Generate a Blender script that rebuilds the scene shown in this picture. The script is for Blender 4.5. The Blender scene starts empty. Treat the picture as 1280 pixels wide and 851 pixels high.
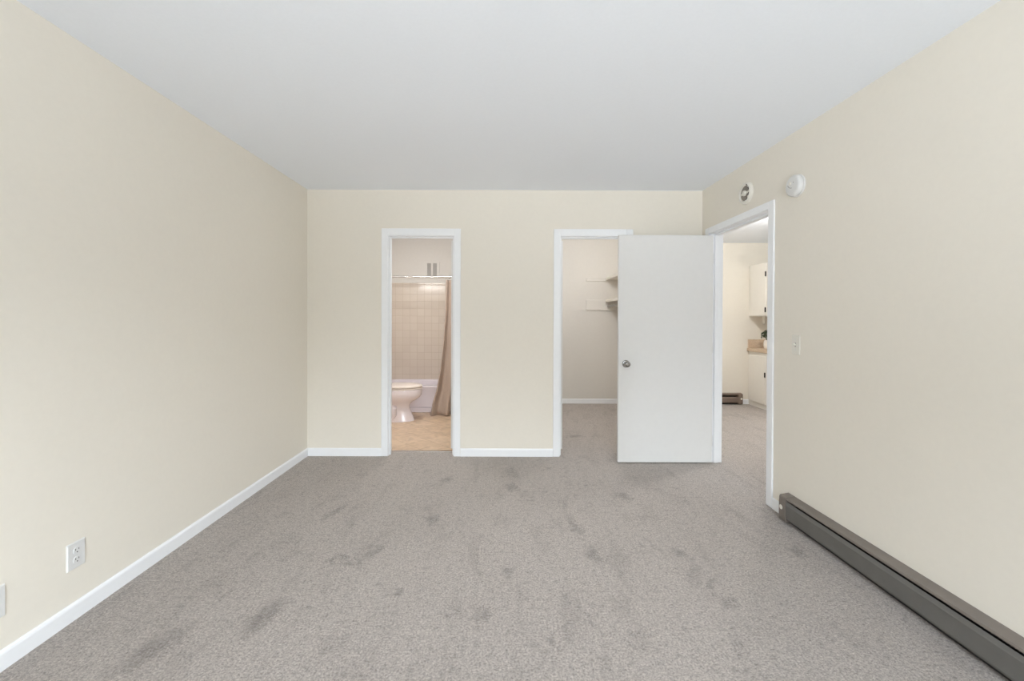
import bpy, bmesh, math, random
from mathutils import Vector, Matrix

random.seed(7)
S = bpy.context.scene
C = bpy.context.scene.collection
R = math.radians

# ------------------------------------------------------------------ camera
FPX = 525.0                                   # focal length in pixels of the 1280 px wide frame
cam_data = bpy.data.cameras.new('camera')
cam = bpy.data.objects.new('camera', cam_data)
C.objects.link(cam)
cam_data.sensor_width = 36.0
cam_data.lens = FPX / 1280.0 * 36.0
cam_data.shift_x = 0.00758
cam_data.shift_y = -0.0194
cam_data.clip_start = 0.02
cam.matrix_world = (Matrix.Translation((0, 0, 1.276)) @ Matrix.Rotation(R(90 - 0.4), 4, 'X')
                    @ Matrix.Rotation(R(0.2), 4, 'Z'))
S.camera = cam

# ------------------------------------------------------------------ view, world, lights
S.view_settings.view_transform = 'Standard'
S.view_settings.look = 'None'
S.view_settings.gamma = 1.0
S.view_settings.use_curve_mapping = False
S.view_settings.exposure = 0.17
SKY = 18.5
S.cycles.max_bounces = 16
S.cycles.diffuse_bounces = 12
S.cycles.sample_clamp_indirect = 6.0
S.cycles.use_denoising = True

w = bpy.data.worlds.new('world')
S.world = w
w.use_nodes = True
wn_ = w.node_tree
_geo = wn_.nodes.new('ShaderNodeTexCoord')
_sep = wn_.nodes.new('ShaderNodeSeparateXYZ')
_rmp = wn_.nodes.new('ShaderNodeValToRGB')
wn_.links.new(_geo.outputs['Generated'], _sep.inputs[0])      # z = sine of the elevation
_tilt = wn_.nodes.new('ShaderNodeMath')                        # the tree line drops towards +x
_tilt.operation = 'MULTIPLY_ADD'
_tilt.inputs[1].default_value = 0.15
wn_.links.new(_sep.outputs['X'], _tilt.inputs[0])
wn_.links.new(_sep.outputs['Z'], _tilt.inputs[2])
_map = wn_.nodes.new('ShaderNodeMapRange')
_map.inputs['From Min'].default_value = -1.0
wn_.links.new(_tilt.outputs[0], _map.inputs['Value'])
wn_.links.new(_map.outputs[0], _rmp.inputs['Fac'])
_el = _rmp.color_ramp.elements
for _ in range(2):
    _el.new(0.5)
# bright paving outside, dark trees along the horizon, open sky above them
for _e, (_p, _c) in zip(_el, [(0.41, (0.62, 0.665, 0.71, 1)), (0.46, (0.16, 0.175, 0.185, 1)),
                              (0.585, (0.16, 0.175, 0.185, 1)), (0.635, (0.90, 0.985, 1.06, 1))]):
    _e.position = _p
    _e.color = _c
wn_.links.new(_rmp.outputs['Color'], wn_.nodes['Background'].inputs[0])
wn_.nodes['Background'].inputs[1].default_value = SKY


def area(name, loc, rot, sx, sy, power, col=(1, 1, 1), spread=180):
    l = bpy.data.lights.new(name, 'AREA')
    l.shape = 'RECTANGLE'
    l.size, l.size_y = sx, sy
    l.energy = power
    l.color = col
    l.spread = R(spread)
    o = bpy.data.objects.new(name, l)
    C.objects.link(o)
    o.location = loc
    o.rotation_euler = rot
    return o


def point(name, loc, power, col=(1, 1, 1), r=0.05):
    l = bpy.data.lights.new(name, 'POINT')
    l.energy = power
    l.color = col
    l.shadow_soft_size = r
    o = bpy.data.objects.new(name, l)
    C.objects.link(o)
    o.location = loc
    return o


def portal(name, loc, sx, sy):
    o = area(name, loc, (R(90), 0, 0), sx, sy, 1)
    o.data.cycles.is_portal = True
    return o


portal('bedroom_window_portal', (0.35, -1.96, 1.45), 2.38, 1.38)      # sky light enters through the two windows
portal('living_window_portal', (5.0, 0.05, 1.55), 1.18, 1.08)
# ceiling lamps of the closet and of the living room, the vanity lamp of the bathroom
point('closet_lamp', (1.035, 4.6, 2.2), 27, (1.0, 0.99, 0.985), 0.03)
point('living_ceiling_lamp', (2.75, 4.2, 2.26), 57, (1.0, 0.99, 0.98), 0.05)
area('bathroom_vanity_lamp', (-1.45, 4.02, 1.98), (R(75), 0, 0), 0.45, 0.10, 9.5, (1.0, 0.985, 0.975))
area('bathroom_fill_light', (-0.95, 4.6, 2.42), (0, 0, 0), 0.30, 0.30, 13.5, (1.0, 0.985, 0.975))  # added fill from overhead to brighten tub, toilet and vinyl

# ------------------------------------------------------------------ materials
MATS = {}


def new_mat(name):
    m = bpy.data.materials.new(name)
    m.use_nodes = True
    nt = m.node_tree
    b = nt.nodes['Principled BSDF']
    MATS[name] = m
    return m, nt, b


def lin(c):
    return tuple(((v / 255.0) / 12.92 if v <= 10 else (((v / 255.0) + 0.055) / 1.055) ** 2.4) for v in c) + (1,)


def coords(nt):
    return nt.nodes.new('ShaderNodeTexCoord').outputs['Object']


def noise(nt, scale, detail=2.0, rough=0.5, vec=None, dist=0.0):
    n = nt.nodes.new('ShaderNodeTexNoise')
    n.inputs['Scale'].default_value = scale
    n.inputs['Detail'].default_value = detail
    n.inputs['Roughness'].default_value = rough
    n.inputs['Distortion'].default_value = dist
    nt.links.new(vec if vec is not None else coords(nt), n.inputs['Vector'])
    return n.outputs['Fac']


def ramp(nt, fac, stops):
    r = nt.nodes.new('ShaderNodeValToRGB')
    el = r.color_ramp.elements
    while len(el) < len(stops):
        el.new(0.5)
    for e, (p, c) in zip(el, stops):
        e.position = p
        e.color = c
    nt.links.new(fac, r.inputs['Fac'])
    return r.outputs['Color']


def mix(nt, fac, a, b, mode='MIX'):
    m = nt.nodes.new('ShaderNodeMix')
    m.data_type = 'RGBA'
    m.blend_type = mode
    for sock, v in ((m.inputs['Factor'], fac), (m.inputs[6], a), (m.inputs[7], b)):
        if hasattr(v, 'links'):
            nt.links.new(v, sock)
        else:
            sock.default_value = v
    return m.outputs[2]


def bump(nt, b, h, strength, dist=0.01):
    n = nt.nodes.new('ShaderNodeBump')
    n.inputs['Strength'].default_value = strength
    n.inputs['Distance'].default_value = dist
    nt.links.new(h, n.inputs['Height'])
    nt.links.new(n.outputs['Normal'], b.inputs['Normal'])


def paint(name, rgb, rough=0.6, grain=60, amt=0.02, bstr=0.05, metal=0.0, spec=0.5):
    """Painted or plain surface with a faint procedural mottling and orange-peel bump."""
    m, nt, b = new_mat(name)
    f = noise(nt, grain, 3)
    c0 = lin(rgb)
    lo = tuple(v * (1 - amt) for v in c0[:3]) + (1,)
    hi = tuple(min(1, v * (1 + amt)) for v in c0[:3]) + (1,)
    nt.links.new(ramp(nt, f, [(0.3, lo), (0.7, hi)]), b.inputs['Base Color'])
    b.inputs['Roughness'].default_value = rough
    b.inputs['Metallic'].default_value = metal
    b.inputs['Specular IOR Level'].default_value = spec
    if bstr:
        bump(nt, b, f, bstr, 0.002)
    return m


WALL = paint('wall_paint', (229, 223.8, 213), 0.55, 40, 0.008, 0.04, spec=0.35)
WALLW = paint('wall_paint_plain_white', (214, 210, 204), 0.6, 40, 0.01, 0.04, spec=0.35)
CEIL = paint('ceiling_paint', (236, 241, 248), 0.9, 70, 0.008, 0.05, spec=0.2)
TRIM = paint('white_gloss_trim', (238, 240, 243), 0.35, 30, 0.008, 0.02)
DOORM = paint('white_door_paint', (221, 221, 220), 0.42, 25, 0.008, 0.06)
PLASTIC = paint('white_plastic', (217, 217, 216), 0.35, 30, 0.005, 0.0)
PLASTICW = paint('warm_white_plastic', (224, 221, 212), 0.4, 30, 0.005, 0.0)
SLOT = paint('dark_slot', (52, 48, 44), 0.6, 30, 0.02, 0.0)
DISH = paint('brown_grey_recess', (136, 129, 121), 0.5, 30, 0.02, 0.0)
GREYP = paint('grey_plastic', (150, 146, 140), 0.5, 30, 0.02, 0.0)
HEAT_TOP = paint('taupe_enamel', (116, 108, 101), 0.38, 18, 0.06, 0.02)
HEAT_PANEL = paint('grey_green_enamel', (102, 100, 96), 0.34, 14, 0.05, 0.02)
HEAT_WARM_LIT = paint('warm_lit_enamel', (118, 103, 92), 0.38, 18, 0.06, 0.02)  # heater enamel with the living room's warm light put into its colour
HEAT_DARK = paint('dark_fins_and_gap_shade', (34, 32, 31), 0.5, 60, 0.1, 0.0)
STEEL = paint('satin_nickel', (150, 148, 146), 0.22, 40, 0.02, 0.0, metal=1.0)
CHROME = paint('chrome', (196, 194, 190), 0.18, 40, 0.02, 0.0, metal=1.0)
BLACKM = paint('black_hinge_metal', (40, 38, 36), 0.4, 40, 0.04, 0.0, metal=0.6)
PORC = paint('porcelain', (230, 222, 225), 0.10, 12, 0.006, 0.0)
SEATP = paint('toilet_seat_plastic', (226, 216, 208), 0.22, 12, 0.006, 0.0)
TUBM = paint('tub_enamel', (231, 223, 228), 0.16, 12, 0.006, 0.0)
CABM = paint('cabinet_paint', (234, 231, 225), 0.42, 25, 0.01, 0.02)
LEAF = paint('plant_leaf', (58, 74, 46), 0.5, 50, 0.3, 0.1)
POTM = paint('white_pot_glaze', (230, 222, 212), 0.25, 30, 0.01, 0.0)
SHELFM = paint('shelf_paint', (228, 222, 212), 0.45, 30, 0.01, 0.03)


def counter_mat():
    m, nt, b = new_mat('tan_laminate')
    f = noise(nt, 90, 4, 0.65)
    nt.links.new(ramp(nt, f, [(0.3, lin((184, 160, 136))), (0.55, lin((204, 182, 158))), (0.75, lin((214, 196, 176)))]),
                 b.inputs['Base Color'])
    b.inputs['Roughness'].default_value = 0.35
    return m


COUNTER = counter_mat()


MARKS = [(-0.087, 1.796, 0.045, 0.05, 0),
         (-0.24, 1.796, 0.03, 0.03, 0),
         (-1.014, 1.772, 0.05, 0.13, -20),
         (-1.344, 1.603, 0.06, 0.16, -25),
         (0.019, 2.1, 0.03, 0.03, 0),
         (0.107, 1.887, 0.022, 0.022, 0),
         (1.005, 1.887, 0.035, 0.04, 0),
         (0.491, 2.248, 0.045, 0.1, 12),
         (0.445, 2.547, 0.035, 0.12, 10),
         (-0.455, 2.648, 0.04, 0.06, 0),
         (-0.698, 2.286, 0.03, 0.09, -15),
         (-1.104, 2.757, 0.04, 0.14, -15),
         (0.957, 2.286, 0.04, 0.06, 20),
         (1.61, 2.286, 0.04, 0.05, 0),
         (0.058, 3.145, 0.05, 0.08, 0),
         (0.857, 3.004, 0.05, 0.09, 10),
         (-0.442, 3.3, 0.05, 0.07, 0),
         (-0.485, 1.953, 0.025, 0.03, 0),
         (0.773, 4.526, 0.1, 0.06, 0),
         (0.189, 1.662, 0.03, 0.03, 0)]


def carpet_mat():
    m, nt, b = new_mat('carpet_pile')
    v = coords(nt)
    tuft = noise(nt, 112, 6, 0.86, v, 0.2)                   # single yarn tufts
    base = ramp(nt, tuft, [(0.33, lin((86, 78, 73))), (0.42, lin((156, 146, 139))),
                           (0.52, lin((192, 182, 174))), (0.66, lin((230, 222, 214)))])
    clump = noise(nt, 34, 3, 0.65, v)
    base = mix(nt, 1.0, base, ramp(nt, clump, [(0.30, (0.76, 0.755, 0.75, 1)), (0.50, (1, 1, 1, 1)), (0.72, (1.06, 1.06, 1.06, 1))]), 'MULTIPLY')
    # brushed pile and foot traffic: soft streaks towards the doors
    mp = nt.nodes.new('ShaderNodeMapping')
    mp.inputs['Scale'].default_value = (1.0, 0.38, 1)
    mp.inputs['Rotation'].default_value = (0, 0, R(24))
    nt.links.new(v, mp.inputs['Vector'])
    streak = noise(nt, 7.5, 6, 0.66, mp.outputs['Vector'], 0.5)
    base = mix(nt, 1.0, base, ramp(nt, streak, [(0.30, (0.80, 0.795, 0.79, 1)), (0.47, (1, 1, 1, 1)), (0.72, (1.05, 1.05, 1.05, 1))]), 'MULTIPLY')
    # small flattened marks
    mark = noise(nt, 4.2, 7, 0.74, v, 0.5)
    base = mix(nt, 1.0, base, ramp(nt, mark, [(0.29, (0.58, 0.57, 0.56, 1)), (0.385, (1, 1, 1, 1))]), 'MULTIPLY')
    # flattened, darkened patches of pile where furniture stood and feet turned: (x, y, half width, half length, turn)
    wob = nt.nodes.new('ShaderNodeTexNoise')
    wob.inputs['Scale'].default_value = 14.0
    wob.inputs['Detail'].default_value = 5.0
    wob.inputs['Roughness'].default_value = 0.8
    nt.links.new(v, wob.inputs['Vector'])
    off = nt.nodes.new('ShaderNodeVectorMath')
    off.operation = 'MULTIPLY_ADD'
    off.inputs[1].default_value = (0.22, 0.22, 0)
    nt.links.new(wob.outputs['Color'], off.inputs[0])
    nt.links.new(v, off.inputs[2])
    tot = None
    for x, y, a, l, t in MARKS:
        m2 = nt.nodes.new('ShaderNodeMapping')
        m2.vector_type = 'TEXTURE'
        m2.inputs['Location'].default_value = (x + .11, y + .11, 0)
        m2.inputs['Rotation'].default_value = (0, 0, R(t))
        m2.inputs['Scale'].default_value = (a, l, 1)
        nt.links.new(off.outputs[0], m2.inputs['Vector'])
        ln = nt.nodes.new('ShaderNodeVectorMath')
        ln.operation = 'LENGTH'
        nt.links.new(m2.outputs[0], ln.inputs[0])
        mr = nt.nodes.new('ShaderNodeMapRange')
        mr.inputs['From Min'].default_value = 1.25
        mr.inputs['From Max'].default_value = 0.2
        nt.links.new(ln.outputs['Value'], mr.inputs['Value'])
        if tot is None:
            tot = mr.outputs[0]
        else:
            mx = nt.nodes.new('ShaderNodeMath')
            mx.operation = 'MAXIMUM'
            nt.links.new(tot, mx.inputs[0])
            nt.links.new(mr.outputs[0], mx.inputs[1])
            tot = mx.outputs[0]
    base = mix(nt, 1.0, base, ramp(nt, tot, [(0.0, (1, 1, 1, 1)), (0.9, (0.69, 0.68, 0.675, 1))]), 'MULTIPLY')
    nt.links.new(base, b.inputs['Base Color'])
    b.inputs['Roughness'].default_value = 0.95
    b.inputs['Specular IOR Level'].default_value = 0.1
    b.inputs['Sheen Weight'].default_value = 0.25
    b.inputs['Sheen Roughness'].default_value = 0.6
    bump(nt, b, tuft, 0.9, 0.014)
    return m


CARPET = carpet_mat()


def vinyl_mat():
    m, nt, b = new_mat('bathroom_vinyl')
    v = coords(nt)
    br = nt.nodes.new('ShaderNodeTexBrick')
    mp = nt.nodes.new('ShaderNodeMapping')
    mp.inputs['Rotation'].default_value = (0, 0, R(45))
    nt.links.new(v, mp.inputs['Vector'])
    nt.links.new(mp.outputs['Vector'], br.inputs['Vector'])
    br.offset = 0.0
    br.inputs['Scale'].default_value = 1.0
    br.inputs['Brick Width'].default_value = 0.23
    br.inputs['Row Height'].default_value = 0.23
    br.inputs['Mortar Size'].default_value = 0.004
    br.inputs['Mortar Smooth'].default_value = 0.6
    br.inputs['Color1'].default_value = lin((206, 184, 160))
    br.inputs['Color2'].default_value = lin((199, 176, 150))
    br.inputs['Mortar'].default_value = lin((176, 152, 126))
    cl = ramp(nt, noise(nt, 9, 5, 0.6, v, 1.2), [(0.3, (0.82, 0.80, 0.78, 1)), (0.6, (1.08, 1.07, 1.06, 1))])
    nt.links.new(mix(nt, 1.0, br.outputs['Color'], cl, 'MULTIPLY'), b.inputs['Base Color'])
    b.inputs['Roughness'].default_value = 0.4
    return m


VINYL = vinyl_mat()


def tile_mat():
    m, nt, b = new_mat('square_wall_tile')
    v = coords(nt)
    mp = nt.nodes.new('ShaderNodeMapping')              # wall lies in the XZ plane
    mp.inputs['Rotation'].default_value = (R(-90), 0, 0)
    nt.links.new(v, mp.inputs['Vector'])
    br = nt.nodes.new('ShaderNodeTexBrick')
    nt.links.new(mp.outputs['Vector'], br.inputs['Vector'])
    br.offset = 0.0
    br.inputs['Scale'].default_value = 1.0
    br.inputs['Brick Width'].default_value = 0.108
    br.inputs['Row Height'].default_value = 0.108
    br.inputs['Mortar Size'].default_value = 0.0024
    br.inputs['Mortar Smooth'].default_value = 0.3
    br.inputs['Color1'].default_value = lin((212, 200, 187))
    br.inputs['Color2'].default_value = lin((208, 195, 182))
    br.inputs['Mortar'].default_value = lin((192, 177, 160))
    nt.links.new(br.outputs['Color'], b.inputs['Base Color'])
    b.inputs['Roughness'].default_value = 0.16
    inv = nt.nodes.new('ShaderNodeMath')
    inv.operation = 'SUBTRACT'
    inv.inputs[0].default_value = 1.0
    nt.links.new(br.outputs['Fac'], inv.inputs[1])
    bump(nt, b, inv.outputs[0], 0.5, 0.002)
    return m


TILE = tile_mat()


def cloth_mat(name, a, c):
    m, nt, b = new_mat(name)
    f = noise(nt, 220, 2, 0.6)
    nt.links.new(ramp(nt, f, [(0.3, lin(a)), (0.7, lin(c))]), b.inputs['Base Color'])
    b.inputs['Roughness'].default_value = 0.75
    b.inputs['Sheen Weight'].default_value = 0.2
    bump(nt, b, f, 0.15, 0.002)
    return m


CURTAIN = cloth_mat('taupe_curtain_cloth', (163, 145, 131), (178, 160, 146))
LINER = cloth_mat('grey_liner_cloth', (164, 156, 140), (176, 168, 152))


# ------------------------------------------------------------------ mesh helpers
class MB:
    def __init__(self):
        self.bm = bmesh.new()

    def box(self, x0, x1, y0, y1, z0, z1):
        m = Matrix.Translation(((x0 + x1) / 2, (y0 + y1) / 2, (z0 + z1) / 2)) @ Matrix.Diagonal((abs(x1 - x0), abs(y1 - y0), abs(z1 - z0), 1))
        bmesh.ops.create_cube(self.bm, size=1.0, matrix=m)
        return self

    def loft(self, rings, cap=True):
        vs = [[self.bm.verts.new(p) for p in r] for r in rings]
        n = len(vs[0])
        for a, b in zip(vs, vs[1:]):
            for i in range(n):
                j = (i + 1) % n
                self.bm.faces.new((a[i], a[j], b[j], b[i]))
        if cap:
            self.bm.faces.new(vs[0][::-1])
            self.bm.faces.new(vs[-1])
        return self

    def lathe(self, prof, mat=Matrix.Identity(4), n=48, cap=True):
        """prof: (radius, height) pairs turned about local Z."""
        rings = [[mat @ Vector((max(r, 1e-4) * math.cos(2 * math.pi * i / n), max(r, 1e-4) * math.sin(2 * math.pi * i / n), h))
                  for i in range(n)] for r, h in prof]
        return self.loft(rings, cap)

    def prism(self, poly, fn, l0, l1):
        """poly: list of (d, z); fn(l, d, z) gives the point; extruded from l0 to l1."""
        return self.loft([[fn(l0, d, z) for d, z in poly], [fn(l1, d, z) for d, z in poly]])

    def tube(self, pts, r, n=16, cap=True):
        pts = [Vector(p) for p in pts]
        rings = []
        for i, p in enumerate(pts):
            t = (pts[min(i + 1, len(pts) - 1)] - pts[max(i - 1, 0)]).normalized()
            u = t.orthogonal().normalized() if i == 0 else (u - t * u.dot(t)).normalized()
            v = t.cross(u)
            rr = r[i] if isinstance(r, (list, tuple)) else r
            rings.append([p + (u * math.cos(2 * math.pi * k / n) + v * math.sin(2 * math.pi * k / n)) * rr for k in range(n)])
        return self.loft(rings, cap)

    def build(self, name, mat, parent=None, bev=0.0, smooth=False, seg=2, loc=None):
        bmesh.ops.recalc_face_normals(self.bm, faces=self.bm.faces)
        if loc is not None:
            bmesh.ops.translate(self.bm, verts=self.bm.verts, vec=-Vector(loc))
        me = bpy.data.meshes.new(name)
        self.bm.to_mesh(me)
        self.bm.free()
        me.materials.append(mat)
        o = bpy.data.objects.new(name, me)
        C.objects.link(o)
        if parent is not None:
            o.parent = parent
        if loc is not None:
            o.location = loc
        if smooth:
            for p in me.polygons:
                p.use_smooth = True
            if hasattr(me, 'set_sharp_from_angle'):
                me.set_sharp_from_angle(angle=R(38))
        if bev:
            md = o.modifiers.new('bevel', 'BEVEL')
            md.width = bev
            md.segments = seg
            md.limit_method = 'ANGLE'
            md.angle_limit = R(50)
        return o


def tag(o, label, cat, group=None, kind=None):
    o['label'] = label
    o['category'] = cat
    if group:
        o['group'] = group
    if kind:
        o['kind'] = kind
    return o


def thing(name, loc, label, cat, group=None, kind=None):
    o = bpy.data.objects.new(name, None)
    o.empty_display_size = 0.05
    C.objects.link(o)
    o.location = loc
    return tag(o, label, cat, group, kind)


def struct(o, label, cat):
    return tag(o, label, cat, kind='structure')


# ------------------------------------------------------------------ the setting
XL, XR, YF, YN, H = -1.81, 1.815, 3.86, -1.90, 2.445
WT = 0.115                     # partition thickness
YE = 6.26                      # the outer wall the small rooms end at
XH = XR + 0.117                # hall side of the right wall
# door openings (finished): bathroom, closet in the far wall; main doorway in the right wall
BX0, BX1, CX0, CX1, OZ = -1.066, -0.462, 0.5125, 1.117, 2.022
MY0, MY1, MZ = 2.88, 3.72, 2.02

floor = MB().box(XL - .12, XR + .06, YN - .12, YF + .13, -.06, 0).box(-.12, XR + .06, YF + .13, YE + .12, -.06, 0) \
    .box(XR + .06, 6.0, 0.0, YE + .12, -.06, 0).build('floor', CARPET)
struct(floor, 'grey beige cut pile carpet running through bedroom, closet and living room', 'floor')
bfloor = MB().box(-1.84, -.12, YF + .13, YE + .12, -.06, -.002).build('floor_bathroom', VINYL)
struct(bfloor, 'tan marbled vinyl tile floor of the bathroom around the toilet', 'floor')
ceil = MB().box(XL - .12, XH - .04, YN - .12, YE + .12, H, H + .06).build('ceiling', CEIL)
struct(ceil, 'smooth white bedroom ceiling', 'ceiling')
ceil2 = MB().box(XH - .04, 6.0, 0.0, YE + .12, 2.40, 2.46).build('ceiling_living_room', CEIL)
struct(ceil2, 'white ceiling of the living room beyond the right doorway', 'ceiling')

wl = MB().box(XL - .12, XL, YN - .12, YF + WT, 0, H).build('wall_left', WALL)
struct(wl, 'long plain cream wall on the left with two cover plates', 'wall')
wf = MB()
wf.box(XL, BX0 - .018, YF, YF + WT, 0, H).box(BX1 + .018, CX0 - .018, YF, YF + WT, 0, H).box(CX1 + .018, XR, YF, YF + WT, 0, H)
wf.box(BX0 - .018, BX1 + .018, YF, YF + WT, OZ + .018, H).box(CX0 - .018, CX1 + .018, YF, YF + WT, OZ + .018, H)
struct(wf.build('wall_far', WALL), 'cream end wall facing the camera with the bathroom and closet doorways', 'wall')
wr = MB()
wr.box(XR, XH, YN - .12, MY0 - .018, 0, H).box(XR, XH, MY1 + .018, YE, 0, H).box(XR, XH, MY0 - .018, MY1 + .018, MZ + .018, H)
struct(wr.build('wall_right', WALL), 'long cream wall on the right above the grey heater', 'wall')
wn = MB()                       # behind the camera, with the window opening
wn.box(XL, -.9, YN - .12, YN, 0, H).box(1.6, XR, YN - .12, YN, 0, H).box(-.9, 1.6, YN - .12, YN, 0, .7).box(-.9, 1.6, YN - .12, YN, 2.2, H)
struct(wn.build('wall_near', WALL), 'cream wall with the window behind the camera', 'wall')
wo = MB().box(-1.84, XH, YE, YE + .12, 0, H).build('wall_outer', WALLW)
struct(wo, 'pale wall closing off the bathroom and the closet', 'wall')
wol = MB().box(XH, 6.0, YE, YE + .12, 0, 2.40).build('wall_living_far', WALL)
struct(wol, 'cream far wall of the living room above a small heater', 'wall')
struct(MB().box(5.9, 6.0, 0, YE, 0, 2.40).build('wall_living_right', WALL), 'cream side wall of the living room behind the kitchen', 'wall')
nl = MB().box(XH, 4.4, 0, .1, 0, 2.40).box(5.6, 5.9, 0, .1, 0, 2.40).box(4.4, 5.6, 0, .1, 0, 1.0).box(4.4, 5.6, 0, .1, 2.1, 2.40)
struct(nl.build('wall_living_near', WALL), 'cream near wall of the living room with its window', 'wall')
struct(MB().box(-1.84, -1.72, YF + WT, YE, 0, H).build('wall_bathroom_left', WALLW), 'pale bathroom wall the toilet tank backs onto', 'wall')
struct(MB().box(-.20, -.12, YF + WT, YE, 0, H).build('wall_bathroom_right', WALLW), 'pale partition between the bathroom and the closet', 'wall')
tl = MB().box(-1.72, -.20, YE - .009, YE, .33, 1.788).build('wall_tiles', TILE, bev=.004)
struct(tl, 'glossy beige square wall tiles above the bathtub', 'wall tiles')


def base_prof(t=.012, h=.072):
    return [(0, 0), (t, 0), (t, h - .012), (t - .003, h - .004), (t - .008, h), (0, h)]


def baseboard(name, fn, l0, l1, label):
    o = MB().prism(base_prof(), fn, l0, l1).build(name, TRIM)
    return struct(o, label, 'baseboard')


baseboard('baseboard_left', lambda l, d, z: (XL + d, l, z), YN, YF, 'white baseboard along the long left wall')
baseboard('baseboard_far_left', lambda l, d, z: (l, YF - d, z), XL + .012, BX0 - .061, 'white baseboard between left corner and bathroom doorway')
baseboard('baseboard_far_middle', lambda l, d, z: (l, YF - d, z), BX1 + .063, CX0 - .062, 'white baseboard between bathroom and closet doorways')
baseboard('baseboard_far_right', lambda l, d, z: (l, YF - d, z), CX1 + .063, XR, 'white baseboard behind the open white door')
baseboard('baseboard_right', lambda l, d, z: (XR - d, l, z), 2.67, MY0 - .064, 'short white baseboard piece between heater and right doorway')
baseboard('baseboard_closet', lambda l, d, z: (l, YE - d, z), -.12, XR, 'white baseboard on the back wall of the closet')
baseboard('baseboard_living', lambda l, d, z: (l, YE - d, z), 3.54, 3.645, 'short white baseboard between small heater and kitchen cabinet')


def frame_trim(name, fn, l0, l1, top, depth, label, stop_at, cw=.061, hw=.068, ct=.013):
    """Casing on the room face, jamb lining and door stop of one opening.
    fn(l, d, z): l along the wall, d into the wall from its room face (negative = out into the room)."""
    root = thing(name, fn(l0, 0, 0), label, 'door frame', kind='structure')
    off = Vector(root.location)

    def bx(mb, a0, a1, d0, d1, z0, z1):
        p, q = fn(a0, d0, z0), fn(a1, d1, z1)
        mb.box(min(p[0], q[0]) - off.x, max(p[0], q[0]) - off.x, min(p[1], q[1]) - off.y, max(p[1], q[1]) - off.y, z0, z1)
    m = MB()
    bx(m, l0 - cw, l0, -ct, 0, 0, top + hw)
    m.build('casing', TRIM, root, bev=.004)
    m = MB()
    bx(m, l1, l1 + cw, -ct, 0, 0, top + hw)
    m.build('casing', TRIM, root, bev=.004)
    m = MB()
    bx(m, l0, l1, -ct, 0, top + .003, top + hw)
    m.build('head_casing', TRIM, root, bev=.003)
    m = MB()
    bx(m, l0 - .018, l0 + .003, .0, depth, 0, top)
    bx(m, l1 - .003, l1 + .018, .0, depth, 0, top)
    bx(m, l0 - .018, l1 + .018, .0, depth, top, top + .018)
    m.build('jamb', TRIM, root)
    m = MB()
    s0, s1 = stop_at
    bx(m, l0 + .003, l0 + .015, s0, s1, 0, top)
    bx(m, l1 - .015, l1 - .003, s0, s1, 0, top)
    bx(m, l0 + .015, l1 - .015, s0, s1, top - .013, top)
    m.build('door_stop', TRIM, root, bev=.002)
    return root


frame_trim('trim_1', lambda l, d, z: (l, YF + d, z), BX0, BX1, OZ, WT, 'white painted frame around the bathroom doorway', (.030, .068))
frame_trim('trim_2', lambda l, d, z: (l, YF + d, z), CX0, CX1, OZ, WT, 'white painted frame around the closet doorway', (.030, .068))
frame_trim('trim_3', lambda l, d, z: (XR + d, l, z), MY0, MY1, MZ, .117, 'white painted frame around the doorway to the living room', (.042, .080), hw=.056)

ts = MB().box(BX0 + .003, BX1 - .003, YF + .112, YF + .150, -.002, .006).build('trim_threshold', CHROME, bev=.003)
struct(ts, 'thin metal strip where carpet meets bathroom vinyl', 'threshold')


def knob(parent, loc, axis, name='door_knob'):
    """Round privacy knob with rose; axis is the direction it points."""
    q = Vector((0, 0, 1)).rotation_difference(Vector(axis)).to_matrix().to_4x4()
    m = Matrix.Translation(loc) @ q
    o = MB().lathe([(.0, .0), (.0325, .0), (.0325, .004), (.029, .009), (.014, .012), (.0115, .020), (.013, .026), (.020, .032), (.0255, .040),
                    (.0268, .048), (.0245, .056), (.018, .061), (.012, .0625), (.0115, .060), (.004, .060), (.0, .060)], m, 40)
    k = o.build(name, STEEL, parent, smooth=True)
    k['label'] = 'satin nickel round door knob'
    return k


# big open door leaf at the right doorway
d1 = thing('door_1', (1.828, 3.699, 0), 'large flush white door standing open in front of the closet', 'door', kind='structure')
MB().box(-.826, 0, -.0175, .0175, .010, 2.004).build('door_leaf', DOORM, d1, bev=.002)
knob(d1, (-.826 + .066, -.0175, .876), (0, -1, 0))
knob(d1, (-.826 + .066, .0175, .876), (0, 1, 0))
for hz in (.20, 1.02, 1.80):
    MB().box(.001, .004, -.016, .022, hz - .045, hz + .045).tube([(.002, .022, hz - .045), (.002, .022, hz + .045)], .005, 12) \
        .build('hinge', DOORM, d1)
d2 = thing('door_2', (BX1 - .005, YF + WT + .005, 0), 'white bathroom door opened inwards, only its edge showing', 'door', kind='structure')
MB().box(-.036, -.001, 0, .59, .032, 2.004).build('door_leaf', DOORM, d2, bev=.002)
knob(d2, (-.036, .53, .90), (-1, 0, 0))
d3 = thing('door_3', (CX0 + .005, YF + WT + .005, 0), 'white closet door opened inwards, only its edge showing', 'door', kind='structure')
MB().box(.001, .036, 0, .59, .032, 2.004).build('door_leaf', DOORM, d3, bev=.002)
knob(d3, (.036, .53, .90), (1, 0, 0))

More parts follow.
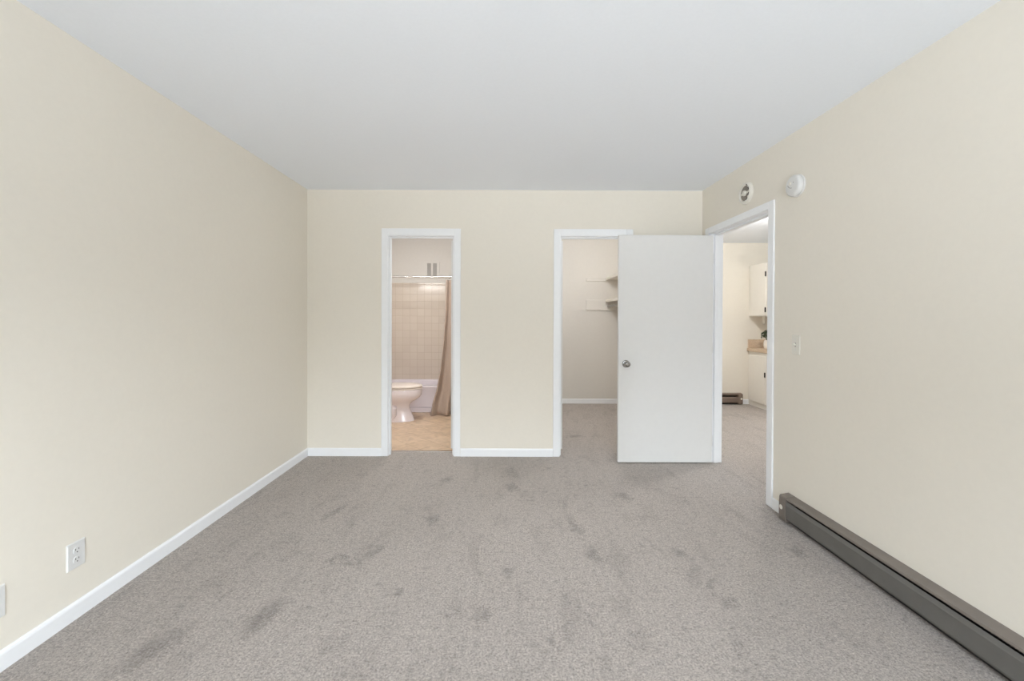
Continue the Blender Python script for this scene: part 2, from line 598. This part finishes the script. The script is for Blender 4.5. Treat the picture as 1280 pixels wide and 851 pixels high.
# windows the daylight comes through (behind the camera)
w1 = thing('window_1', (.35, YN - .06, .7), 'white framed bedroom window behind the camera', 'window', kind='structure')
MB().box(-1.25, -1.19, -.04, .04, 0, 1.5).box(1.19, 1.25, -.04, .04, 0, 1.5).box(-1.19, 1.19, -.04, .04, 0, .06).box(-1.19, 1.19, -.04, .04, 1.44, 1.5) \
    .box(-.03, .03, -.03, .03, .06, 1.44).build('window_frame', TRIM, w1)
w2 = thing('window_2', (5.0, .05, 1.0), 'white framed window of the living room behind the camera', 'window', kind='structure')
MB().box(-.6, -.55, -.04, .04, 0, 1.1).box(.55, .6, -.04, .04, 0, 1.1).box(-.55, .55, -.04, .04, 0, .05).box(-.55, .55, -.04, .04, 1.05, 1.1) \
    .build('window_frame', TRIM, w2)


# ------------------------------------------------------------------ baseboard heaters
def heater(loc, fn, length, label, top=None, face=None, drop=0.0, cap_len=.065, caps=(True, True)):
    """Hydronic baseboard heater: l along the wall from its end, d out from the wall, z up."""
    top, face = top or HEAT_TOP, face or HEAT_PANEL
    root = thing('baseboard_heater', loc, label, 'heater')
    hood = [(.0005, .012), (.004, .012), (.004, .163), (.050, .154), (.0535, .1475), (.0565, .1475), (.0565, .152), (.053, .158), (.004, .1685), (.0005, .1685)]
    MB().prism(hood, fn, .003, length - .003).build('hood', top, root)
    panel = [(.0535, .135 - drop), (.0545, .1365 - drop), (.0590, .121 - drop), (.0610, .116 - drop), (.0610, .040), (.0585, .031), (.0515, .029), (.0515, .032), (.0555, .034), (.0580, .042), (.0580, .116 - drop), (.0562, .121 - drop)]
    MB().prism(panel, fn, cap_len - .004, length - cap_len + .004).build('front_panel', face, root)
    MB().prism([(.004, .003), (.030, .003), (.030, .056), (.004, .056)], fn, .02, length - .02).build('gap_shade_strip', HEAT_DARK, root)  # dark strip standing in for the shade in the gap below the panel
    fins = MB()
    n = int((length - .2) / .012)
    for i in range(n):
        l = .10 + i * .012
        p, q = fn(l, .008, .062), fn(l + .0012, .046, .122)
        fins.box(min(p[0], q[0]), max(p[0], q[0]), min(p[1], q[1]), max(p[1], q[1]), .062, .122)
    fins.tube([fn(.02, .027, .09), fn(length - .02, .027, .09)], .011, 12)
    fins.build('heating_element', HEAT_DARK, root)
    cap = [(.0005, .006), (.0585, .006), (.0625, .030), (.0625, .117), (.0600, .152), (.055, .160), (.0005, .1705)]
    for k, (a, b) in enumerate(((0, cap_len), (length - cap_len, length))):
        if not caps[k]:
            continue
        c = MB().prism(cap, fn, a, b).build('end_cap', top, root, bev=.003)
        m = MB()
        lc = (a + b) / 2 - .010
        ring = [(0.0, .0), (.0145, .0), (.0145, .0014), (.012, .002), (0, .002)]
        q0 = Vector(fn(lc, .0625, .088))
        out = (Vector(fn(lc, .0725, .088)) - q0).normalized()
        mt = Matrix.Translation(q0) @ Vector((0, 0, 1)).rotation_difference(out).to_matrix().to_4x4()
        m.lathe(ring, mt, 24)
        kk = m.build('knockout_disc', PLASTICW, c)
        kk['label'] = 'pale round knockout disc'
    return root


heater((XR, 2.668, 0), lambda l, d, z: (-d, -l, z), 4.4, 'long low grey baseboard heater along the right wall')
heater((3.533, YE, 0), lambda l, d, z: (-l, -d, z), 1.5, 'small baseboard heater in a warm-lit tint on the living room far wall', HEAT_WARM_LIT, HEAT_WARM_LIT, .020)


# ------------------------------------------------------------------ wall plates
def plate_mesh(wd, ht, t=.006):
    m = MB()
    e = .0026
    m.loft([[(-wd / 2, -ht / 2, 0), (wd / 2, -ht / 2, 0), (wd / 2, ht / 2, 0), (-wd / 2, ht / 2, 0)],
            [(-wd / 2, -ht / 2, t * .35), (wd / 2, -ht / 2, t * .35), (wd / 2, ht / 2, t * .35), (-wd / 2, ht / 2, t * .35)],
            [(-wd / 2 + e, -ht / 2 + e, t), (wd / 2 - e, -ht / 2 + e, t), (wd / 2 - e, ht / 2 - e, t), (-wd / 2 + e, ht / 2 - e, t)]])
    return m


def on_wall(o, loc, side):
    """local x along the wall, local y up, local z out of the wall."""
    if side == 'left':
        mt = Matrix(((0, 0, 1), (1, 0, 0), (0, 1, 0)))
    elif side == 'right':
        mt = Matrix(((0, 0, -1), (-1, 0, 0), (0, 1, 0)))
    else:
        mt = Matrix(((1, 0, 0), (0, 0, -1), (0, 1, 0)))
    o.matrix_world = Matrix.Translation(loc) @ mt.to_4x4()
    return o


def screw(parent, x, y, z):
    s = MB().lathe([(0, 0), (.0032, 0), (.0030, .0008), (0, .0012)], Matrix.Translation((x, y, z)), 14).build('screw', PLASTIC, parent)
    return s


out = on_wall(thing('wall_outlet', (0, 0, 0), 'white duplex outlet with two sockets low on the left wall', 'outlet'), (XL, 1.769, .268), 'left')
plate_mesh(.075, .112).build('cover_plate', PLASTIC, out)
for sy in (.0195, -.0195):
    prof = [(math.copysign(min(abs(.0168 * math.cos(a)), .0150), math.cos(a)), sy + .0145 * math.sin(a)) for a in [2 * math.pi * i / 28 for i in range(28)]]
    rc = MB().loft([[(x, y, .0055) for x, y in prof], [(x, y, .0082) for x, y in prof]]).build('socket', PLASTIC, out, bev=.0008)
    MB().box(-.0078, -.0054, sy + .0005, sy + .0085, .0079, .0086).box(.0054, .0078, sy + .0012, sy + .0078, .0079, .0086) \
        .lathe([(0, .0079), (.0026, .0079), (.0026, .0086), (0, .0086)], Matrix.Translation((0, sy - .0068, 0)), 14).build('slot', SLOT, rc)
screw(out, 0, 0, .006)

pl = on_wall(thing('wall_plate', (0, 0, 0), 'plain white cover plate cut off at the left picture edge', 'wall plate'), (XL, 1.479, .249), 'left')
plate_mesh(.075, .116).build('cover_plate', PLASTIC, pl)
screw(pl, 0, .042, .006)
screw(pl, 0, -.042, .006)

sw = on_wall(thing('light_switch', (0, 0, 0), 'white toggle light switch on the right wall beside the doorway', 'switch'), (XR, 2.607, 1.114), 'right')
plate_mesh(.070, .121).build('cover_plate', PLASTICW, sw)
MB().box(-.0055, .0055, -.0125, .0125, .0055, .0068).build('toggle_slot', GREYP, sw)
tg = MB().loft([[(-.0042, -.007, .006), (.0042, -.007, .006), (.0042, .006, .006), (-.0042, .006, .006)],
                [(-.0036, .004, .019), (.0036, .004, .019), (.0036, .0105, .0175), (-.0036, .0105, .0175)]]).build('toggle', PLASTICW, sw, bev=.001)
screw(sw, 0, .030, .006)
screw(sw, 0, -.030, .006)

# ------------------------------------------------------------------ the two round alarms above the doorway
al = on_wall(thing('horn_alarm', (0, 0, 0), 'round white alarm with a recessed grey centre dish above the right doorway', 'alarm'), (XR, 3.150, 2.213), 'right')
MB().lathe([(0, 0), (.082, 0), (.083, .006), (.081, .014), (.076, .022), (.070, .026), (.064, .027), (.060, .0255), (.057, .0155), (.052, .0145), (0, .0145)], n=64) \
    .build('housing', PLASTICW, al, smooth=True)
MB().lathe([(0, .0144), (.055, .0144), (.055, .0160), (0, .0160)], n=48).build('recessed_dish', DISH, al)
MB().lathe([(0, .011), (.021, .011), (.021, .024), (.019, .029), (.012, .0325), (0, .0335)], n=40).build('centre_dome', PLASTICW, al, smooth=True)
MB().box(-.052, .052, -.008, .008, .011, .021).build('bridge', PLASTICW, al, bev=.003)
sl = MB()
for a in (-52, -18, 18, 52):
    rot = Matrix.Rotation(R(a), 4, 'Z')
    sl.loft([[rot @ Vector((x, y, .0255)) for x, y in ((.0625, -.011), (.0675, -.011), (.0675, .011), (.0625, .011))],
             [rot @ Vector((x, y, .0285)) for x, y in ((.0625, -.011), (.0675, -.011), (.0675, .011), (.0625, .011))]])
sl.build('sound_slot', SLOT, al)

sm = on_wall(thing('smoke_alarm', (0, 0, 0), 'plain round white smoke alarm with a small test button, near the ceiling', 'alarm'), (XR, 2.606, 2.098), 'right')
MB().lathe([(0, 0), (.068, 0), (.068, .007), (.066, .009), (0, .009)], n=64).build('mounting_base', PLASTIC, sm, smooth=True)
MB().lathe([(0, .009), (.062, .009), (.063, .012), (.0655, .014), (.0655, .026), (.063, .033), (.056, .0385), (.047, .040), (0, .0405)], n=64).build('housing', PLASTIC, sm, smooth=True)
MB().lathe([(0, .0402), (.0105, .0402), (.0105, .0418), (.008, .0426), (0, .0426)], Matrix.Translation((-.012, .017, 0)), 24).build('test_button', PLASTICW, sm, smooth=True)
MB().lathe([(0, .0403), (.0035, .0403), (.003, .0418), (0, .042)], Matrix.Translation((.018, .017, 0)), 14).build('indicator_light', GREYP, sm)
g = MB()
for i in range(8):
    a0, a1 = R(205 + i * 8.2), R(205 + (i + 1) * 8.2)
    g.loft([[(.004 + .040 * math.cos(a), .028 + .040 * math.sin(a) * 1.0, z) for a, z in ((a0, .0400), (a1, .0400))] +
            [(.004 + .043 * math.cos(a), .028 + .043 * math.sin(a) * 1.0, z) for a, z in ((a1, .0400), (a0, .0400))],
            [(.004 + .040 * math.cos(a), .028 + .040 * math.sin(a) * 1.0, z) for a, z in ((a0, .0409), (a1, .0409))] +
            [(.004 + .043 * math.cos(a), .028 + .043 * math.sin(a) * 1.0, z) for a, z in ((a1, .0409), (a0, .0409))]])
g.build('sound_slot', GREYP, sm)

# ------------------------------------------------------------------ bathroom
TX0, TX1, TY0, TY1 = -1.72, -.20, 5.627, YE - .010
tub = thing('bathtub', (-.96, 5.94, 0), 'white enamel bathtub in front of the beige tiles', 'bathtub')


def rrect(x0, x1, y0, y1, r, z, n=8):
    pts = []
    for cx, cy, a0 in ((x1 - r, y1 - r, 0), (x0 + r, y1 - r, 90), (x0 + r, y0 + r, 180), (x1 - r, y0 + r, 270)):
        for i in range(n + 1):
            a = R(a0 + 90 * i / n)
            pts.append((cx + r * math.cos(a), cy + r * math.sin(a), z))
    return pts


ox, oy = tub.location.x, tub.location.y
tx0, tx1, ty0, ty1 = TX0 - ox + .001, TX1 - ox - .001, TY0 - oy, TY1 - oy
rings = [rrect(tx0, tx1, ty0 + .012, ty1, .004, .070), rrect(tx0, tx1, ty0 + .006, ty1, .006, .320), rrect(tx0, tx1, ty0, ty1, .008, .330),
         rrect(tx0, tx1, ty0, ty1, .010, .350), rrect(tx0 + .006, tx1 - .006, ty0 + .008, ty1 - .004, .012, .357),
         rrect(tx0 + .06, tx1 - .06, ty0 + .075, ty1 - .045, .09, .357), rrect(tx0 + .075, tx1 - .075, ty0 + .09, ty1 - .06, .09, .345),
         rrect(tx0 + .13, tx1 - .13, ty0 + .12, ty1 - .10, .10, .10), rrect(tx0 + .20, tx1 - .20, ty0 + .17, ty1 - .15, .10, .075)]
MB().loft(rings).build('basin', TUBM, tub, smooth=True)
MB().box(tx0, tx1, ty0 + .004, ty1, .0, .064).build('skirt_base', TUBM, tub, bev=.004)

toi = thing('toilet', (-1.36, 5.20, 0), 'white porcelain toilet with closed lid beside the bathtub', 'toilet')


def egg(xb, xf, hw, z, n=40, k=.35):
    """Closed outline, round at the front (+x), squarer at the back."""
    pts = []
    xc = xb + (xf - xb) * .45
    for i in range(n):
        a = 2 * math.pi * i / n
        c, s_ = math.cos(a), math.sin(a)
        x = xc + (xf - xc) * c if c > 0 else xc + (xc - xb) * math.copysign(abs(c) ** .7, c)
        pts.append((x + 1.36, hw * math.copysign(abs(s_) ** .92, s_), z))
    return pts


bowl = MB()
bowl.loft([egg(-1.56, -1.108, .108, 0), egg(-1.56, -1.110, .106, .012), egg(-1.555, -1.122, .098, .05), egg(-1.55, -1.150, .088, .11), egg(-1.54, -1.172, .086, .17),
           egg(-1.53, -1.166, .098, .200), egg(-1.52, -1.138, .122, .232), egg(-1.515, -1.088, .150, .260), egg(-1.51, -1.048, .170, .288), egg(-1.51, -1.026, .181, .318), egg(-1.51, -1.020, .185, .345), egg(-1.51, -1.018, .186, .366), egg(-1.51, -1.017, .186, .388), egg(-1.505, -1.024, .180, .394)])
bowl.tube([(-.02, -.088, .02), (.02, -.095, .09), (.02, -.098, .155), (-.05, -.090, .205), (-.13, -.080, .20)], [.02, .035, .042, .045, .03], 16)
bowl.build('bowl', PORC, toi, smooth=True)
MB().loft([egg(-1.50, -1.022, .178, .397), egg(-1.50, -1.016, .184, .400), egg(-1.50, -1.016, .184, .410), egg(-1.50, -1.022, .178, .414)]).build('seat', SEATP, toi, smooth=True)
MB().loft([egg(-1.50, -1.020, .180, .420), egg(-1.50, -1.014, .186, .424), egg(-1.50, -1.014, .186, .436), egg(-1.49, -1.030, .170, .444), egg(-1.45, -1.10, .12, .448)]) \
    .build('lid', SEATP, toi, smooth=True)
for hy in (-.09, .06):
    MB().box(-.15, -.125, hy, hy + .03, .393, .432).build('hinge', SEATP, toi, bev=.004)
MB().box(-.358, -.16, -.22, .22, .40, .72).box(-.358, -.16, -.10, .10, .30, .40).build('tank', PORC, toi, bev=.02, seg=3)
tk = MB().box(-.3595, -.15, -.235, .235, .722, .752).build('tank_lid', PORC, toi, bev=.008)
MB().tube([(-.158, -.16, .66), (-.140, -.16, .66)], .012, 14).tube([(-.142, -.16, .66), (-.140, -.10, .655)], .006, 12).build('flush_lever', CHROME, toi)

# shower rod and curtain
ROD_Y, ROD_Z = 5.63, 1.819
rod = thing('shower_rod', (-.96, ROD_Y, ROD_Z), 'chrome shower curtain rod spanning above the bathtub', 'rod')
MB().tube([(-.757, 0, 0), (.757, 0, 0)], .0125, 18).build('tube', CHROME, rod, smooth=True)
MB().tube([(.065, 0, 0), (.757, 0, 0)], .0155, 18).build('sleeve', CHROME, rod, smooth=True)
for sx in (-.76, .76):
    MB().tube([(sx, 0, 0), (sx - math.copysign(.014, sx), 0, 0)], .030, 24).build('end_flange', CHROME, rod, smooth=True)


def curtain_sheet(us, xl, xr, yfun, z0, z1, amp, folds, ph, nz=40, nu=140):
    bm = bmesh.new()
    rows = []
    for k in range(nz + 1):
        t = k / nz                                       # 0 at top, 1 at hem
        z = z1 + (z0 - z1) * t
        a = xl(t)
        b = xr(t)
        row = []
        for i in range(nu + 1):
            u = i / nu
            w_ = folds * 2 * math.pi * u + ph
            am = amp * (0.55 + 0.6 * t) * (1 + .25 * math.sin(3.1 * u * folds + 1.7))
            x = a + (b - a) * (u + .030 * math.sin(w_ * .5 + 2 * t))
            y = yfun(t) + am * math.sin(w_ + .6 * math.sin(2.2 * t + u * 5))
            row.append(bm.verts.new((x, y, z)))
        rows.append(row)
    for r0, r1 in zip(rows, rows[1:]):
        for i in range(nu):
            bm.faces.new((r0[i], r0[i + 1], r1[i + 1], r1[i]))
    m = MB()
    m.bm.free()
    m.bm = bm
    return m


def interp(t, tab):
    for (t0, v0), (t1, v1) in zip(tab, tab[1:]):
        if t <= t1:
            f = (t - t0) / (t1 - t0)
            f = f * f * (3 - 2 * f) * .5 + f * .5
            return v0 + (v1 - v0) * f
    return tab[-1][1]


cur = thing('shower_curtain', (-.65, 5.55, 1.80), 'taupe fabric shower curtain bunched at the end of the rod and hanging outside the tub', 'curtain')
LEFT = [(0, -.80), (.24, -.80), (.45, -.815), (.65, -.84), (.80, -.875), (.92, -.925), (1.0, -.945)]
cs = curtain_sheet(0, lambda t: interp(t, LEFT) + .65, lambda t: -.36 + .65,
                   lambda t: interp(t, [(0, .08), (.5, .02), (.75, -.045), (1, -.11)]), .012 - 1.80, -.022, .040, 4.2, 3.0)
c_o = cs.build('fabric', CURTAIN, cur, smooth=True)
sd = c_o.modifiers.new('thickness', 'SOLIDIFY')
sd.thickness = .002
rg = []
for i in range(8):
    x = -.787 + .65 + i * .052
    tor = MB()
    pts = [(x, .08 + .022 * math.sin(a), .012 + .024 * math.cos(a)) for a in [2 * math.pi * j / 20 for j in range(21)]]
    tor.tube(pts, .0022, 8).build('ring', CHROME, cur, smooth=True)
lin_ = thing('shower_liner', (-.60, 5.74, 1.80), 'pale grey shower liner hanging inside the tub behind the taupe curtain', 'curtain')
ls = curtain_sheet(0, lambda t: -.745 + .60 - .02 * t, lambda t: -.34 + .60, lambda t: interp(t, [(0, -.05), (.3, .02), (1, .04)]), .20 - 1.80, -.022, .022, 5.0, .4)
l_o = ls.build('sheet', LINER, lin_, smooth=True)
sd = l_o.modifiers.new('thickness', 'SOLIDIFY')
sd.thickness = .001

vent = thing('wall_vent', (-1.055, YE, 1.985), 'white vent cover with two grey louvred slots high on the bathroom wall', 'vent')
MB().box(-.118, .092, -.012, 0, -.115, .115).build('cover_plate', WALLW, vent, bev=.003)
for x0 in (-.093, -.007):
    m = MB()
    for i in range(17):
        z = -.098 + i * .0115
        m.box(x0, x0 + .058, -.018, -.012, z, z + .007)
    m.build('louvre', GREYP, vent)

# ------------------------------------------------------------------ closet shelves
def closet_shelf(z, cleat0, label, thick, rail):
    s = thing('closet_shelf', (1.66, 5.40, z), label, 'shelf', group='closet shelves')
    MB().box(1.516 - 1.66, XR - 1.66, -.95, YE - 5.40, -.019, 0).build('board', SHELFM, s, bev=.002)
    MB().box(1.505 - 1.66, 1.516 - 1.66, -.95, YE - 5.40, -thick, .002).build('edge_strip', SHELFM, s, bev=.002)
    MB().box(1.22 - 1.66, 1.516 - 1.66, YE - 5.40 - .019, YE - 5.40, cleat0, .0).box(1.516 - 1.66, XR - 1.66, YE - 5.40 - .016, YE - 5.40, cleat0, -.0195).build('back_cleat', WALLW, s, bev=.002)
    MB().box(XR - 1.66 - .016, XR - 1.66, -.95, YE - 5.40 - .016, cleat0, -.0195).build('side_cleat', SHELFM, s, bev=.002)
    return s


closet_shelf(1.868, -.045, 'upper white shelf on the right side of the closet', .030, False)
low = closet_shelf(1.545, -.155, 'lower white shelf with a hanging rod on the right side of the closet', .034, True)
MB().tube([(1.545 - 1.66, -.94, 1.452 - 1.545), (1.545 - 1.66, YE - 5.40 - .016, 1.452 - 1.545)], .015, 16).build('hanging_rod', GREYP, low, smooth=True)

# ------------------------------------------------------------------ kitchen corner in the living room
KX = 3.645


def hinges(parent, x, y, zs):
    for z in zs:
        MB().box(x - .006, x, y - .012, y + .012, z - .033, z + .033).tube([(x - .005, y - .004, z - .036), (x - .005, y - .004, z + .036)], .005, 10) \
            .build('hinge', BLACKM, parent)['label'] = 'black metal hinge'


bc = thing('base_cabinet', (KX, 5.7, 0), 'cream painted kitchen base cabinet under the tan countertop', 'cabinet')
MB().box(0, .58, -1.2, YE - 5.7, .0, .790).build('body', CABM, bc, bev=.002)
for y0, y1 in ((.131, .500), (-.235, .111), (-.62, -.255), (-1.17, -.64)):
    dr = MB().box(-.019, 0, y0, y1, .075, .745).build('door', CABM, bc, bev=.004)
    hinges(dr, -.019, y0 + .002, (.49,) if y1 == .500 else (.17, .49))
wc = thing('wall_cabinet', (KX, 5.7, 1.306), 'cream painted upper kitchen cabinet with black hinges', 'cabinet')
MB().box(0, .58, -1.2, YE - 5.7, 0, .754).build('body', CABM, wc, bev=.002)
for y0, y1 in ((.131, .500), (-.235, .111), (-.62, -.255), (-1.17, -.64)):
    dr = MB().box(-.019, 0, y0, y1, .012, .742).build('door', CABM, wc, bev=.004)
    hinges(dr, -.019, y0 + .002, (.093, .592))
ct = thing('countertop', (3.63, 5.7, .793), 'tan laminate countertop with a backsplash against the far wall', 'countertop')
MB().box(-.012, .64, -1.22, YE - 5.7, 0, .048).build('slab', COUNTER, ct, bev=.006)
MB().box(0, .64, YE - 5.7 - .02, YE - 5.7, .048, .173).build('backsplash', COUNTER, ct, bev=.003)

pp = thing('potted_plant', (3.735, 5.95, .841), 'small green potted plant in a white pot on the tan countertop', 'plant')
MB().lathe([(0, 0), (.036, 0), (.046, .012), (.054, .05), (.052, .09), (.044, .125), (.040, .130), (.037, .128), (.040, .10), (0, .095)], n=40) \
    .build('pot', POTM, pp, smooth=True)
lv = bmesh.new()
rnd = random.Random(3)
for i in range(150):
    th, ph = rnd.uniform(0, 2 * math.pi), rnd.uniform(.05, 1.0)
    r = .085 * rnd.uniform(.5, 1.0)
    p = Vector((r * math.sin(ph * 1.9) * math.cos(th), r * math.sin(ph * 1.9) * math.sin(th), .185 + r * math.cos(ph * 1.9) * 1.1))
    q = Matrix.Translation(p) @ Matrix.Rotation(th, 4, 'Z') @ Matrix.Rotation(rnd.uniform(.3, 1.5), 4, 'Y') @ Matrix.Rotation(rnd.uniform(-1, 1), 4, 'X')
    L, W = rnd.uniform(.03, .045), rnd.uniform(.011, .016)
    pts = [(-.5 * L, 0, 0), (-.15 * L, W * .5, .003), (.25 * L, W * .4, .003), (.5 * L, 0, -.003), (.25 * L, -W * .4, .003), (-.15 * L, -W * .5, .003)]
    lv.faces.new([lv.verts.new(q @ Vector(a)) for a in pts])
m = MB()
m.bm.free()
m.bm = lv
lo = m.build('foliage', LEAF, pp)
sd = lo.modifiers.new('thickness', 'SOLIDIFY')
sd.thickness = .0008
st = MB()
for i in range(9):
    a = 2 * math.pi * i / 9
    st.tube([(.008 * math.cos(a), .008 * math.sin(a), .09), (.02 * math.cos(a), .02 * math.sin(a), .15), (.045 * math.cos(a), .045 * math.sin(a), .20)], .002, 6)
st.build('stems', LEAF, pp)

hf = MB().lathe([(0, 0), (.008, .001), (.0165, .007), (.0215, .018), (.022, .03), (.022, .118), (0, .118)], n=28)
o = hf.build('hanging_fixture', PLASTICW, smooth=True)
o.location = (3.765, 6.08, 1.306 - .118)
tag(o, 'small white round-ended fixture hanging below the upper kitchen cabinet', 'fixture')
